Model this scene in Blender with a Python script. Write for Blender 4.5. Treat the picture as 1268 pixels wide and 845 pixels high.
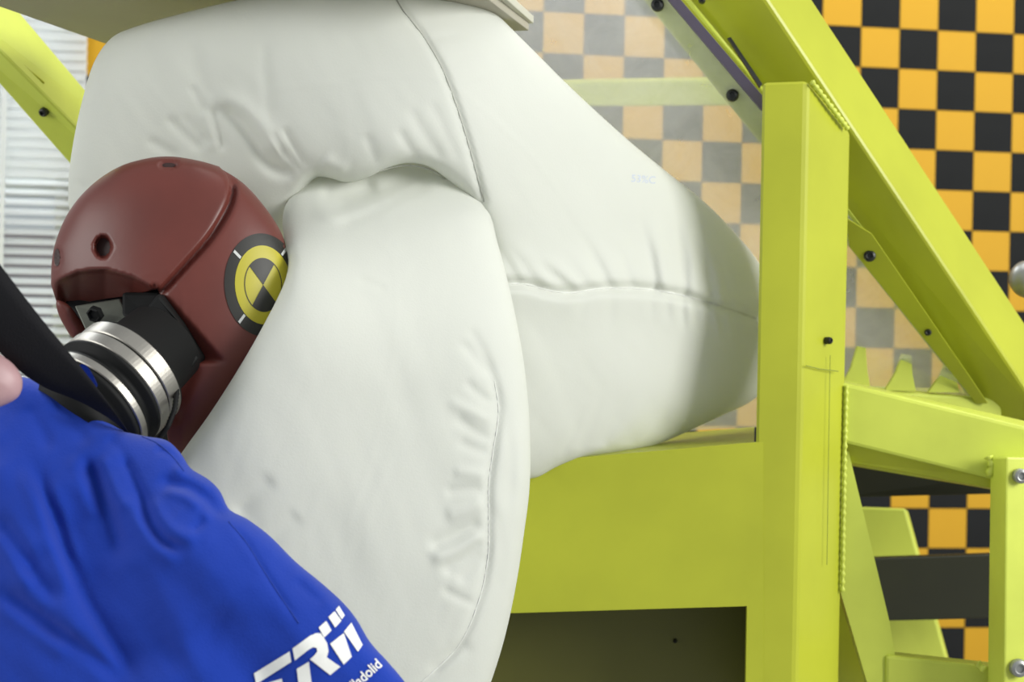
import bpy, bmesh, math, random
import numpy as np
from mathutils import Vector, Matrix
from mathutils.geometry import delaunay_2d_cdt
random.seed(4)
for o in list(bpy.data.objects): bpy.data.objects.remove(o)
S = bpy.context.scene
COL = S.collection
# ------------------------------------------------------------------ camera
F = 1761.0                                   # focal length in pixels of the 1268 wide frame
CAM = Vector((0, 0, 1.35))
cam = bpy.data.cameras.new('camera'); co = bpy.data.objects.new('camera', cam); COL.objects.link(co)
cam.sensor_width = 36; cam.lens = F * 36 / 1268
RM = Matrix.Rotation(math.radians(90), 3, 'X') @ Matrix.Rotation(math.radians(1.1), 3, 'Z')
co.matrix_world = Matrix.Translation(CAM) @ RM.to_4x4()
cam.clip_start = 0.05
cam.dof.use_dof = True; cam.dof.focus_distance = 1.58; cam.dof.aperture_fstop = 5.6
S.camera = co
RMn = np.array(RM)
def PA(x, y, d):
    x = np.asarray(x, float); y = np.asarray(y, float); d = np.asarray(d, float) + 0 * x
    v = np.stack([(x - 634) / F * d, -(y - 422.5) / F * d, -d], -1)
    return v @ RMn.T + np.array(CAM)
def P(x, y, d): return Vector(PA(x, y, d))
# ------------------------------------------------------------------ light
w = bpy.data.worlds.new('world'); S.world = w; w.use_nodes = True
w.node_tree.nodes['Background'].inputs[0].default_value = (0.93, 0.97, 1.0, 1)
w.node_tree.nodes['Background'].inputs[1].default_value = 0.45
def area(loc, tgt, sx, sy, power, col):
    l = bpy.data.lights.new('area_source', 'AREA'); l.shape = 'RECTANGLE'; l.size = sx; l.size_y = sy
    l.energy = power; l.color = col
    o = bpy.data.objects.new('area_light', l); COL.objects.link(o); o.location = loc
    o.rotation_euler = (Vector(tgt) - Vector(loc)).to_track_quat('-Z', 'Y').to_euler(); return o
area((3.2, 0.1, 2.5), (0.3, 1.8, 1.3), 1.8, 1.8, 150, (1, .99, .95))
area((-2.5, 0.5, 2.1), (0.0, 1.7, 1.4), 1.6, 1.4, 34, (1, 1, .97))  # fill added from the left to brighten the bag, no lamp hangs there
area((0.9, 2.6, 3.7), (0.7, 2.9, 1.0), 2.6, 0.9, 38, (1, .98, .94))
area((-2.4, 5.2, 4.6), (-1.3, 3.4, 1.5), 2.0, 2.0, 420, (.93, .97, 1))      # daylight outside the window
S.view_settings.view_transform = 'Standard'; S.view_settings.look = 'None'
S.view_settings.gamma = 1; S.view_settings.use_curve_mapping = False
S.view_settings.exposure = 0.0
S.cycles.max_bounces = 8; S.cycles.transparent_max_bounces = 12

# ------------------------------------------------------------------ materials
def mat(name, col, rough=.5, metal=0, var=0., vscale=6., bump=0., bscale=200., trans=0., spec=.5, sheen=0, coat=0, tint=None):
    m = bpy.data.materials.new(name); m.use_nodes = True
    N = m.node_tree.nodes; L = m.node_tree.links; b = N['Principled BSDF']
    b.inputs['Base Color'].default_value = (*col, 1); b.inputs['Roughness'].default_value = rough
    b.inputs['Metallic'].default_value = metal; b.inputs['Specular IOR Level'].default_value = spec
    if sheen: b.inputs['Sheen Weight'].default_value = sheen
    if coat: b.inputs['Coat Weight'].default_value = coat
    tc = N.new('ShaderNodeTexCoord')
    if var:
        n = N.new('ShaderNodeTexNoise'); n.inputs['Scale'].default_value = vscale; n.inputs['Detail'].default_value = 5
        L.new(tc.outputs['Object'], n.inputs['Vector'])
        mx = N.new('ShaderNodeMix'); mx.data_type = 'RGBA'
        t = tint or tuple(c * (1 - var) for c in col)
        mx.inputs[6].default_value = (*col, 1); mx.inputs[7].default_value = (*t, 1)
        mr = N.new('ShaderNodeMapRange'); mr.inputs[1].default_value = .38; mr.inputs[2].default_value = .68
        L.new(n.outputs[0], mr.inputs[0]); L.new(mr.outputs[0], mx.inputs[0]); L.new(mx.outputs[2], b.inputs['Base Color'])
    if bump:
        n2 = N.new('ShaderNodeTexNoise'); n2.inputs['Scale'].default_value = bscale; n2.inputs['Detail'].default_value = 3
        L.new(tc.outputs['Object'], n2.inputs['Vector'])
        bp = N.new('ShaderNodeBump'); bp.inputs['Strength'].default_value = bump; bp.inputs['Distance'].default_value = .002
        L.new(n2.outputs[0], bp.inputs['Height']); L.new(bp.outputs[0], b.inputs['Normal'])
    if trans:
        tr = N.new('ShaderNodeBsdfTranslucent'); tr.inputs[0].default_value = (*col, 1)
        ms = N.new('ShaderNodeMixShader'); ms.inputs[0].default_value = trans
        L.new(b.outputs[0], ms.inputs[1]); L.new(tr.outputs[0], ms.inputs[2])
        L.new(ms.outputs[0], N['Material Output'].inputs[0])
    return m
YG = mat('lime_enamel', (.45, .485, .035), .34, var=.1, vscale=7, bump=.05, bscale=60, spec=.4)
YG2 = mat('lime_enamel_lit', (.60, .68, .10), .40, var=.12, vscale=9, bump=.08, bscale=50, spec=.35)  # same enamel, paler: light on the brighter members put into the colour
BAG = mat('airbag_fabric', (.79, .81, .755), .62, var=.03, vscale=5, bump=.10, bscale=420, trans=.30, spec=.25)
THREAD = mat('seam_thread', (.46, .47, .42), .8)
VINYL = mat('red_brown_vinyl', (.150, .036, .027), .40, var=.16, vscale=14, bump=.06, bscale=90, spec=.5)
HOLE = mat('bore_shade', (.035, .014, .012), .6)
DARK = mat('black_rubber', (.004, .0045, .0045), .65, bump=.1, bscale=70, spec=.25)
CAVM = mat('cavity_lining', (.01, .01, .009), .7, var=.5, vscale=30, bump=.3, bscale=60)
ALU = mat('machined_aluminium', (.38, .365, .33), .42, 1, bump=.05, bscale=300)
STEEL = mat('grey_green_steel', (.16, .17, .14), .45, .5, var=.3, vscale=30)
BOLT = mat('black_bolt', (.02, .022, .02), .4, .3)
SHIRT = mat('blue_cotton', (.012, .046, .37), .85, var=.10, vscale=9, bump=.25, bscale=500, sheen=.15, spec=.1)
STITCH = mat('blue_stitching', (.012, .045, .32), .9)
PRINT = mat('white_print', (.80, .81, .78), .6, bump=.1, bscale=300)
WEB = mat('black_webbing', (.008, .008, .010), .75, bump=.3, bscale=600, spec=.2)
PINK = mat('pink_vinyl', (.50, .31, .32), .45, var=.15, vscale=20)
STY = mat('sticker_yellow', (.46, .41, .015), .45); STB = mat('sticker_black', (.014, .014, .011), .5); STW = mat('sticker_white', (.62, .64, .62), .5)
BEIGE = mat('beige_board', (.42, .40, .32), .75, var=.07, vscale=5, bump=.1, bscale=90)
BEIGE2 = mat('pale_board_edge', (.52, .52, .43), .6)
ORG = mat('orange_square_paint', (.60, .33, .020), .6, var=.06, vscale=3, spec=.2)
BLK = mat('black_square_paint', (.019, .020, .0205), .8, var=.15, vscale=8, spec=.1)
WALLM = mat('wall_plaster', (.42, .25, .06), .8)
CONC = mat('floor_concrete', (.32, .32, .31), .7, var=.2, vscale=3)
SLAT = mat('blind_slat_white', (.84, .86, .86), .5, trans=.45)
FRM = mat('window_frame_white', (.7, .72, .72), .5)
OUTS = mat('outside_render', (.30, .29, .33), .8, var=.3, vscale=2)
DKG = mat('dark_olive_enamel', (.017, .019, .006), .6, var=.2, vscale=8)
OLV = mat('lime_recess_shade', (.10, .10, .012), .5, var=.1)  # darkened lime: shade of the recess put into the colour
PUR = mat('purple_edge_strip', (.13, .11, .17), .5)
GREYM = mat('grey_metal', (.35, .36, .35), .4, .6, var=.2, vscale=25)
THREAD2 = mat('pale_thread', (.70, .71, .67), .8)
BLUEI = mat('blue_marker', (.58, .64, .76), .8)
PENCIL = mat('scribe_mark', (.20, .24, .04), .7)
def pane_mat():
    m = bpy.data.materials.new('hazy_polycarbonate'); m.use_nodes = True
    N = m.node_tree.nodes; L = m.node_tree.links; N.remove(N['Principled BSDF'])
    t = N.new('ShaderNodeBsdfTransparent'); d = N.new('ShaderNodeBsdfDiffuse'); d.inputs[0].default_value = (.82, .84, .84, 1)
    tl = N.new('ShaderNodeBsdfTranslucent'); tl.inputs[0].default_value = (.82, .84, .84, 1)
    g = N.new('ShaderNodeBsdfGlossy'); g.inputs['Roughness'].default_value = .12
    m0 = N.new('ShaderNodeMixShader'); m0.inputs[0].default_value = .4
    m1 = N.new('ShaderNodeMixShader'); m2 = N.new('ShaderNodeMixShader'); m2.inputs[0].default_value = .04
    n = N.new('ShaderNodeTexNoise'); n.inputs['Scale'].default_value = 14; n.inputs['Detail'].default_value = 6; n.inputs['Distortion'].default_value = 1.5
    tc = N.new('ShaderNodeTexCoord'); L.new(tc.outputs['Object'], n.inputs['Vector'])
    r = N.new('ShaderNodeMapRange'); r.inputs[1].default_value = .3; r.inputs[2].default_value = .8; r.inputs[3].default_value = .29; r.inputs[4].default_value = .38
    L.new(n.outputs[0], r.inputs[0]); L.new(r.outputs[0], m1.inputs[0])
    L.new(d.outputs[0], m0.inputs[1]); L.new(tl.outputs[0], m0.inputs[2])
    L.new(t.outputs[0], m1.inputs[1]); L.new(m0.outputs[0], m1.inputs[2])
    L.new(m1.outputs[0], m2.inputs[1]); L.new(g.outputs[0], m2.inputs[2]); L.new(m2.outputs[0], N['Material Output'].inputs[0])
    return m
PANE = pane_mat()

# ------------------------------------------------------------------ object helpers
def thing(name, label, cat, loc=(0, 0, 0), group=None):
    o = bpy.data.objects.new(name, None); COL.objects.link(o); o.location = loc
    o['label'] = label; o['category'] = cat
    if group: o['group'] = group
    o.empty_display_size = .05
    return o
def attach(o, parent):
    if parent is not None:
        M = Matrix.Identity(4); p = parent
        while p is not None: M = Matrix.Translation(p.location) @ M; p = p.parent
        # meshes are written in world coordinates: bake the parent's offset into the child's location
        o.parent = parent; o.location = -M.translation
def obj(name, bm, m, parent=None, smooth=False, label=None):
    me = bpy.data.meshes.new(name); bmesh.ops.recalc_face_normals(bm, faces=bm.faces); bm.to_mesh(me); bm.free()
    me.materials.append(m)
    if smooth:
        for p in me.polygons: p.use_smooth = True
    # move the origin to the centre of the mesh
    o = bpy.data.objects.new(name, me); COL.objects.link(o)
    n = len(me.vertices); a = np.empty(n * 3); me.vertices.foreach_get('co', a); a = a.reshape(-1, 3)
    c = Vector((a.min(0) + a.max(0)) / 2); me.transform(Matrix.Translation(-c))
    attach(o, parent)
    o.location = o.location + c
    if label: o['label'] = label
    return o
def hexa(pts, bev=.003, seg=2, bm=None):
    """pts: 4 points of one end and 4 of the other"""
    own = bm is None
    b = bmesh.new()
    v = [b.verts.new(p) for p in pts]; n = len(pts) // 2
    b.faces.new(v[:n]); b.faces.new(v[n:][::-1])
    for i in range(n): b.faces.new([v[i], v[(i + 1) % n], v[n + (i + 1) % n], v[n + i]])
    bmesh.ops.recalc_face_normals(b, faces=b.faces)
    if bev: bmesh.ops.bevel(b, geom=list(b.edges), offset=bev, segments=seg, profile=.5, affect='EDGES', clamp_overlap=True)
    if own: return b
    me = bpy.data.meshes.new('t'); b.to_mesh(me); b.free(); bm.from_mesh(me); bpy.data.meshes.remove(me)
def tube_beam(name, Lp, Cp, Rp, m, parent, bev=.004, label=None):
    """rectangular tube from three lengthwise edges, each given as two (px, py, depth) points; the fourth edge follows"""
    a = [P(*Lp[0]), P(*Cp[0]), P(*Rp[0])]; a.append(a[0] + a[2] - a[1])
    c = [P(*Lp[1]), P(*Cp[1]), P(*Rp[1])]; c.append(c[0] + c[2] - c[1])
    return obj(name, hexa(a + c, bev), m, parent, label=label)
def plate(name, pts, vec, m, parent, bev=.0015, label=None):
    a = [P(*p) for p in pts]; v = Vector(vec)
    return obj(name, hexa(a + [p + v for p in a], bev), m, parent, label=label)
def tubebm(pts, r, seg=8, closed=False, radii=None):
    b = bmesh.new(); rings = []
    n = len(pts)
    for i, p in enumerate(pts):
        t = (Vector(pts[min(i + 1, n - 1)]) - Vector(pts[max(i - 1, 0)])).normalized()
        u = t.orthogonal().normalized() if i == 0 else (u0 - t * u0.dot(t)).normalized()
        u0 = u; wv = t.cross(u); rr = radii[i] if radii else r
        rings.append([b.verts.new(Vector(p) + (u * math.cos(k * 2 * math.pi / seg) + wv * math.sin(k * 2 * math.pi / seg)) * rr) for k in range(seg)])
    for i in range(n - 1):
        for k in range(seg): b.faces.new([rings[i][k], rings[i][(k + 1) % seg], rings[i + 1][(k + 1) % seg], rings[i + 1][k]])
    b.faces.new(rings[0][::-1]); b.faces.new(rings[-1])
    return b
def lathe(origin, axis, prof, seg=64):
    """prof: list of (s, r) along the axis"""
    a = Vector(axis).normalized(); u = a.orthogonal().normalized(); wv = a.cross(u); b = bmesh.new(); rings = []
    for s, r in prof:
        rings.append([b.verts.new(Vector(origin) + a * s + (u * math.cos(k * 2 * math.pi / seg) + wv * math.sin(k * 2 * math.pi / seg)) * max(r, 1e-4)) for k in range(seg)])
    for i in range(len(prof) - 1):
        for k in range(seg): b.faces.new([rings[i][k], rings[i][(k + 1) % seg], rings[i + 1][(k + 1) % seg], rings[i + 1][k]])
    b.faces.new(rings[0][::-1]); b.faces.new(rings[-1])
    return b
def bolt(parent, x, y, d, r=.007, face=None, name='bolt', m=None):
    ax = Vector(face or (-.2, -1, 0)).normalized(); c = P(x, y, d)
    b = lathe(c, ax, [(-.004, r), (.001, r), (.0035, r * .9), (.005, r * .6), (.0045, r * .45), (.002, r * .42)], 20)
    return obj(name, b, m or BOLT, parent, smooth=False)
def weld(parent, pts, r=.003, name='weld_bead'):
    P0 = [P(*p) for p in pts]; out = []; rad = []
    for i in range(len(P0) - 1):
        L = (P0[i + 1] - P0[i]).length; n = max(2, int(L / .0022))
        for k in range(n):
            out.append(P0[i].lerp(P0[i + 1], k / n)); rad.append(r * (1 + .28 * math.sin(len(out) * 1.35) + random.uniform(-.12, .12)))
    return obj(name, tubebm(out, r, 8, radii=rad), YG2, parent, smooth=True)

# ------------------------------------------------------------------ soft bodies (inflated cushions with folds)
def smooth_closed(pts, step=4., closed=True):
    """Catmull-Rom through pts then resampled evenly"""
    p = np.array(pts, float); n = len(p); out = []
    rng = range(n) if closed else range(n - 1)
    for i in rng:
        if closed: a, b, c, d = p[i - 1], p[i], p[(i + 1) % n], p[(i + 2) % n]
        else: a, b, c, d = p[max(i - 1, 0)], p[i], p[i + 1], p[min(i + 2, n - 1)]
        m = max(3, int(np.hypot(*(c - b)) / step * 2))
        t = (np.arange(m) / m)[:, None]
        # centripetal-like damping of the tangents
        lb = np.hypot(*(c - b)); la = max(np.hypot(*(b - a)), 1e-3); lc = max(np.hypot(*(d - c)), 1e-3)
        t1 = (c - a) / (la + lb) * lb; t2 = (d - b) / (lb + lc) * lb
        out.append((2 * t**3 - 3 * t**2 + 1) * b + (t**3 - 2 * t**2 + t) * t1 + (-2 * t**3 + 3 * t**2) * c + (t**3 - t**2) * t2)
    q = np.concatenate(out)
    if closed: q = np.concatenate([q, q[:1]])
    else: q = np.concatenate([q, p[-1:]])
    s = np.concatenate([[0], np.cumsum(np.hypot(*np.diff(q, axis=0).T))]); k = max(4, int(s[-1] / step))
    u = np.linspace(0, s[-1], k + 1)
    r = np.stack([np.interp(u, s, q[:, 0]), np.interp(u, s, q[:, 1])], 1)
    return r[:-1] if closed else r
def seg_dist(pts, poly, closed=True):
    """distance, signed side and run (0..1) of pts to a polyline"""
    a = poly if closed else poly[:-1]; b = np.roll(poly, -1, 0) if closed else poly[1:]
    e = b - a; L = np.hypot(e[:, 0], e[:, 1]); cum = np.concatenate([[0], np.cumsum(L)])
    D = np.full(len(pts), 1e9); Sd = np.zeros(len(pts)); T = np.zeros(len(pts))
    for i in range(len(a)):
        v = pts - a[i]; t = np.clip((v @ e[i]) / max(L[i]**2, 1e-9), 0, 1); w_ = v - t[:, None] * e[i]
        d = np.hypot(w_[:, 0], w_[:, 1]); s = np.sign(e[i][0] * v[:, 1] - e[i][1] * v[:, 0]); k = d < D
        D[k] = d[k]; Sd[k] = s[k]; T[k] = (cum[i] + t[k] * L[i]) / cum[-1]
    return D, Sd, T
def inside(pts, poly):
    x, y = pts[:, 0], pts[:, 1]; c = np.zeros(len(pts), bool); j = len(poly) - 1
    for i in range(len(poly)):
        xi, yi = poly[i]; xj, yj = poly[j]
        k = (yi > y) != (yj > y)
        if abs(yj - yi) > 1e-9: c ^= k & (x < (xj - xi) * (y - yi) / (yj - yi) + xi)
        j = i
    return c
def rbf(ctrl):
    c = np.array(ctrl, float); X = c[:, :2] / 300; n = len(c)
    def K(A, B):
        r = np.sqrt(((A[:, None] - B[None])**2).sum(-1)) + 1e-9; return r * r * np.log(r)
    M = np.zeros((n + 3, n + 3)); M[:n, :n] = K(X, X) + np.eye(n) * .01; M[:n, n] = 1; M[:n, n + 1:] = X; M[n, :n] = 1; M[n + 1:, :n] = X.T
    s = np.linalg.solve(M + np.eye(n + 3) * 1e-9, np.concatenate([c[:, 2], [0, 0, 0]]))
    return lambda p: K(p / 300, X) @ s[:n] + s[n] + (p / 300) @ s[n + 1:]
def vnoise(seed, cell, ax=0., st=1.):
    rg = np.random.RandomState(seed); T = rg.rand(64, 64) * 2 - 1; c, s_ = math.cos(ax), math.sin(ax)
    def f(p):
        q = np.stack([(p[:, 0] * c + p[:, 1] * s_) / (cell * st), (-p[:, 0] * s_ + p[:, 1] * c) / cell], 1) + 200
        i = np.floor(q).astype(int); t = q - i; t = t**3 * (t * (t * 6 - 15) + 10)
        a = T[i[:, 1] % 64, i[:, 0] % 64]; b = T[i[:, 1] % 64, (i[:, 0] + 1) % 64]; d = T[(i[:, 1] + 1) % 64, i[:, 0] % 64]; e = T[(i[:, 1] + 1) % 64, (i[:, 0] + 1) % 64]
        return (a * (1 - t[:, 0]) + b * t[:, 0]) * (1 - t[:, 1]) + (d * (1 - t[:, 0]) + e * t[:, 0]) * t[:, 1]
    return f
class Body:
    G = 6.0
    def __init__(s, outline, depth, fat=1., cap=None, folds=(), back=1., extra=None):
        s.o = smooth_closed(outline, 4.); s.depth = rbf(depth) if isinstance(depth, (list, tuple)) else depth
        s.fat, s.cap, s.back, s.extra = fat, cap, back, extra
        s.folds = [(smooth_closed(np.array(f[0], float), 6., False),) + tuple(f[1:]) for f in folds]
        g = s.G; lo = s.o.min(0) - 3 * g; hi = s.o.max(0) + 3 * g; s.lo = lo
        nx = int((hi[0] - lo[0]) / g) + 1; ny = int((hi[1] - lo[1]) / g) + 1
        X, Y = np.meshgrid(lo[0] + np.arange(nx) * g, lo[1] + np.arange(ny) * g); pts = np.stack([X.ravel(), Y.ravel()], 1)
        m = inside(pts, s.o).reshape(ny, nx); d = seg_dist(pts, s.o)[0].reshape(ny, nx)
        phi = np.zeros((ny, nx)); w_ = 1.9
        # red-black over-relaxation
        R = ((np.add.outer(np.arange(ny), np.arange(nx))) % 2 == 0)
        for it in range(260):
            for c in (R, ~R):
                a = np.zeros_like(phi); a[1:-1, 1:-1] = (phi[2:, 1:-1] + phi[:-2, 1:-1] + phi[1:-1, 2:] + phi[1:-1, :-2] + g * g) / 4
                k = c & m; phi[k] += w_ * (a[k] - phi[k])
        ok = m & (d > g * .9); q = np.where(ok, phi / np.maximum(d, 1), 0); wt = ok.astype(float)
        for it in range(14):
            def nb(z): 
                r = np.zeros_like(z); r[1:] += z[:-1]; r[:-1] += z[1:]; r[:, 1:] += z[:, :-1]; r[:, :-1] += z[:, 1:]; return r
            n1 = nb(q * (wt > 0)); n0 = nb((wt > 0).astype(float)); k = (wt == 0) & (n0 > 0)
            q[k] = n1[k] / n0[k]; wt[k] = 1
        q2 = nb(q) / 4; q = np.where(ok, (q + q2) / 2, q2); s.q = q
    def raw(s, p, d=None):
        if d is None:
            d = seg_dist(p, s.o)[0]; d = np.where(inside(p, s.o), d, 0)
        f = (p - s.lo) / s.G; i = np.clip(f.astype(int), 0, [s.q.shape[1] - 2, s.q.shape[0] - 2]); t = np.clip(f - i, 0, 1)
        q = s.q; x, y = i[:, 0], i[:, 1]
        qq = (q[y, x] * (1 - t[:, 0]) + q[y, x + 1] * t[:, 0]) * (1 - t[:, 1]) + (q[y + 1, x] * (1 - t[:, 0]) + q[y + 1, x + 1] * t[:, 0]) * t[:, 1]
        h = np.sqrt(np.maximum(2 * qq * d, 0)) * s.fat
        if s.cap: h = s.cap * (1 - np.exp(-h / s.cap))
        return h, d
    amp_k = 1.; wid_k = 1.
    def height(s, p, d=None):
        h, d = s.raw(p, d); dh = np.zeros(len(p)); edge = np.clip(d / 14, 0, 1)
        for f in s.folds:
            poly, amp, wd, kind = f[:4]
            if kind != 'seam': amp *= s.amp_k; wd *= s.wid_k
            D, Sd, T = seg_dist(p, poly, False)
            tp = np.clip(np.minimum(T, 1 - T) * 5, 0, 1) if kind != 'seam' else 1.
            tp = tp * tp * (3 - 2 * tp) if kind != 'seam' else 1.
            if kind == 'start': tp = np.clip((1 - T) * 1.6, 0, 1)       # full at its start, fading out
            if kind in ('ridge', 'start', 'seam'): dh += amp * tp * np.exp(-(D / wd)**2)
            elif kind == 'sharp': dh += amp * tp * np.exp(-np.abs(D) / wd)
            elif kind == 'step': dh += amp * tp * np.exp(-np.abs(D) / wd) * np.tanh(D / 3.) * Sd
        if s.extra: dh = dh + s.extra(p)
        return h + dh * edge, h, d
    def depthat(s, p, d=None, off=0.):
        H, h, d = s.height(p, d); D0 = s.depth(p)
        return D0 - H * D0 / F - off
    def surf(s, p, d=None, off=0.):
        return PA(p[:, 0], p[:, 1], s.depthat(p, d, off))
def region_mesh(outline, step, rings=(1.2, 3., 6.)):
    """triangulate a closed outline with a hex grid and a few rings close to its rim"""
    o = outline; n = len(o)
    lo = o.min(0); hi = o.max(0); pts = []
    ys = np.arange(lo[1], hi[1], step * .87)
    for j, y in enumerate(ys):
        xs = np.arange(lo[0] + (j % 2) * step / 2, hi[0], step); pts.append(np.stack([xs, np.full(len(xs), y)], 1))
    g = np.concatenate(pts); g = g[inside(g, o)]; dg = seg_dist(g, o)[0]
    lim = (rings[-1] if rings else 0) + step * .6; g = g[dg > lim]; dg = dg[dg > lim]
    t = np.roll(o, -1, 0) - np.roll(o, 1, 0); t /= np.maximum(np.hypot(t[:, 0], t[:, 1]), 1e-6)[:, None]; nn = np.stack([-t[:, 1], t[:, 0]], 1)
    if not inside(o[:1] + nn[:1] * .5, o)[0]: nn = -nn
    allp = [o]; alld = [np.zeros(n)]
    for r in rings:
        q = o + nn * r; k = inside(q, o); q = q[k]
        dd = seg_dist(q, o)[0]; k = dd > r * .85; allp.append(q[k]); alld.append(dd[k])
    allp.append(g); alld.append(dg); A = np.concatenate(allp)
    v, e, f, ov, _, _ = delaunay_2d_cdt([Vector(p) for p in A], [(i, (i + 1) % n) for i in range(n)], [list(range(n))], 1, 1e-4)
    V = np.array([tuple(p) for p in v]); d = seg_dist(V, o)[0]
    return V, [tuple(x) for x in f], d
def body_mesh(body, outline=None, step=5., rings=(1.2, 3., 6.), thick=None, off=0.):
    """closed solid of a body: front surface, back surface and rim. outline: part of the body only (walls follow the cut)"""
    o = body.o if outline is None else outline
    V, Fc, dl = region_mesh(o, step, rings)
    d = dl if outline is None else None
    front = body.surf(V, d, off)
    H, h, dd = body.height(V, d); D0 = body.depth(V)
    if thick is None: back = PA(V[:, 0], V[:, 1], D0 + h * body.back * D0 / F + (0 if outline is None else .002))
    else: back = PA(V[:, 0], V[:, 1], D0 - H * D0 / F - off + thick)
    b = bmesh.new(); n = len(V)
    a = [b.verts.new(p) for p in front]; rim = dl < 1e-3
    if outline is None and thick is None: c = [a[i] if rim[i] else b.verts.new(back[i]) for i in range(n)]
    else: c = [b.verts.new(p) for p in back]
    cnt = {}
    for f in Fc:
        try: b.faces.new([a[i] for i in f])
        except ValueError: continue
        try: b.faces.new([c[i] for i in f][::-1])
        except ValueError: pass
        for i in range(len(f)):
            k = (f[i], f[(i + 1) % len(f)]); kk = tuple(sorted(k)); cnt[kk] = cnt.get(kk, 0) + 1
    for (i, j), k in cnt.items():
        if k == 1 and a[i] is not c[i] and a[j] is not c[j]:
            try: b.faces.new([a[i], a[j], c[j], c[i]])
            except ValueError: pass
    return b
def decal(name, body, poly, m, parent, off=.0008, step=4., smoothit=False, label=None):
    o = smooth_closed(poly, step) if smoothit else dens(poly, step)
    V, Fc, dl = region_mesh(o, step, ())
    fr = body.surf(V, None, off); bk = body.surf(V, None, off - .0006)
    b = bmesh.new(); A = [b.verts.new(p) for p in fr]; C = [b.verts.new(p) for p in bk]; cnt = {}
    for f in Fc:
        b.faces.new([A[i] for i in f]); b.faces.new([C[i] for i in f][::-1])
        for i in range(len(f)):
            kk = tuple(sorted((f[i], f[(i + 1) % len(f)]))); cnt[kk] = cnt.get(kk, 0) + 1
    for (i, j), k in cnt.items():
        if k == 1: b.faces.new([A[i], A[j], C[j], C[i]])
    return obj(name, b, m, parent, smooth=False, label=label)
def dens(poly, step):
    p = np.array(poly, float); out = []
    for i in range(len(p)):
        a, b = p[i], p[(i + 1) % len(p)]; n = max(1, int(np.hypot(*(b - a)) / step))
        for k in range(n): out.append(a + (b - a) * k / n)
    return np.array(out)
def text_on(name, body, txt, x, y, size, ang, m, parent, off=.0009, stretch=1., bold=0.):
    cu = bpy.data.curves.new('t', 'FONT'); cu.body = txt; cu.size = 1; cu.offset = bold; cu.resolution_u = 4
    to = bpy.data.objects.new('t', cu); COL.objects.link(to)
    dg = bpy.context.evaluated_depsgraph_get(); me = bpy.data.meshes.new_from_object(to.evaluated_get(dg))
    bpy.data.objects.remove(to)
    b = bmesh.new(); b.from_mesh(me); bpy.data.meshes.remove(me)
    c, s_ = math.cos(ang), math.sin(ang)
    bmesh.ops.triangulate(b, faces=b.faces)
    q = np.array([(v.co.x * size * stretch, v.co.y * size) for v in b.verts])
    px = np.stack([x + q[:, 0] * c - q[:, 1] * s_, y - (q[:, 0] * s_ + q[:, 1] * c)], 1)
    w3 = body.surf(px, None, off)
    for v, p in zip(b.verts, w3): v.co = p
    return obj(name, b, m, parent)
def seam_line(name, body, pts, m, parent, r=.0011, off=.0004, step=5., wob=0.):
    l = smooth_closed(np.array(pts, float), step, False); w3 = body.surf(l, None, off)
    p = [Vector(a) for a in w3]; rad = [r * (1 + wob * math.sin(i * 2.1) + wob * random.uniform(-.5, .5)) for i in range(len(p))]
    return obj(name, tubebm(p, r, 6, radii=rad), m, parent, smooth=True)

# ================================================================== THE SETTING
def struct(name, bm, m, parent=None, label=None):
    o = obj(name, bm, m, parent)
    if parent is None: o['kind'] = 'structure'
    if label: o['label'] = label
    return o
struct('floor', hexa([(-4, -3, -.05), (5, -3, -.05), (5, 5, -.05), (-4, 5, -.05), (-4, -3, 0), (5, -3, 0), (5, 5, 0), (-4, 5, 0)], 0), CONC)
A0 = P(819, 224, 3.487); yaw = math.radians(7)
U = Vector((math.cos(yaw), math.sin(yaw), 0)); Z = Vector((0, 0, 1)); Nn = Vector((math.sin(yaw), -math.cos(yaw), 0))   # wall axes, Nn towards the room
CELL = .1
def W(i, z, n=0.): return A0 + U * (i * CELL) + Z * (-z * CELL) + Nn * n
def wbox(i0, i1, j0, j1, n0, n1): return [W(i0, j0, n0), W(i1, j0, n0), W(i1, j1, n0), W(i0, j1, n0), W(i0, j0, n1), W(i1, j0, n1), W(i1, j1, n1), W(i0, j1, n1)]
IW = -14.0                                                   # left edge of the checkered part
jf = (A0.z) / CELL                                           # floor row
wb = bmesh.new()
hexa(wbox(IW, 26, -13, jf, -.16, -.004), 0, bm=wb)
hexa(wbox(-26, IW, -13, -9.5, -.16, -.004), 0, bm=wb); hexa(wbox(-26, IW, 10, jf, -.16, -.004), 0, bm=wb); hexa(wbox(-26, -24, -9.5, 10, -.16, -.004), 0, bm=wb)
wall = struct('wall_back', wb, WALLM)
tile = {}
for nm, mt in (('black_square', BLK), ('orange_square', ORG)):
    h = CELL / 2 - .0007
    b = hexa([Vector((-h, -.004, -h)), Vector((h, -.004, -h)), Vector((h, -.004, h)), Vector((-h, -.004, h)), Vector((-h, 0, -h)), Vector((h, 0, -h)), Vector((h, 0, h)), Vector((-h, 0, h))], 0)
    me = bpy.data.meshes.new(nm); b.to_mesh(me); b.free(); me.materials.append(mt); tile[nm] = me
for i in range(int(IW), 14):
    for j in range(-6, 14):
        nm = 'black_square' if (i + j) % 2 == 0 else 'orange_square'
        o = bpy.data.objects.new(nm, tile[nm]); COL.objects.link(o); o.parent = wall
        o.location = W(i + .5, j + .5) - wall.location; o.rotation_euler = (0, 0, yaw)
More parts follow.
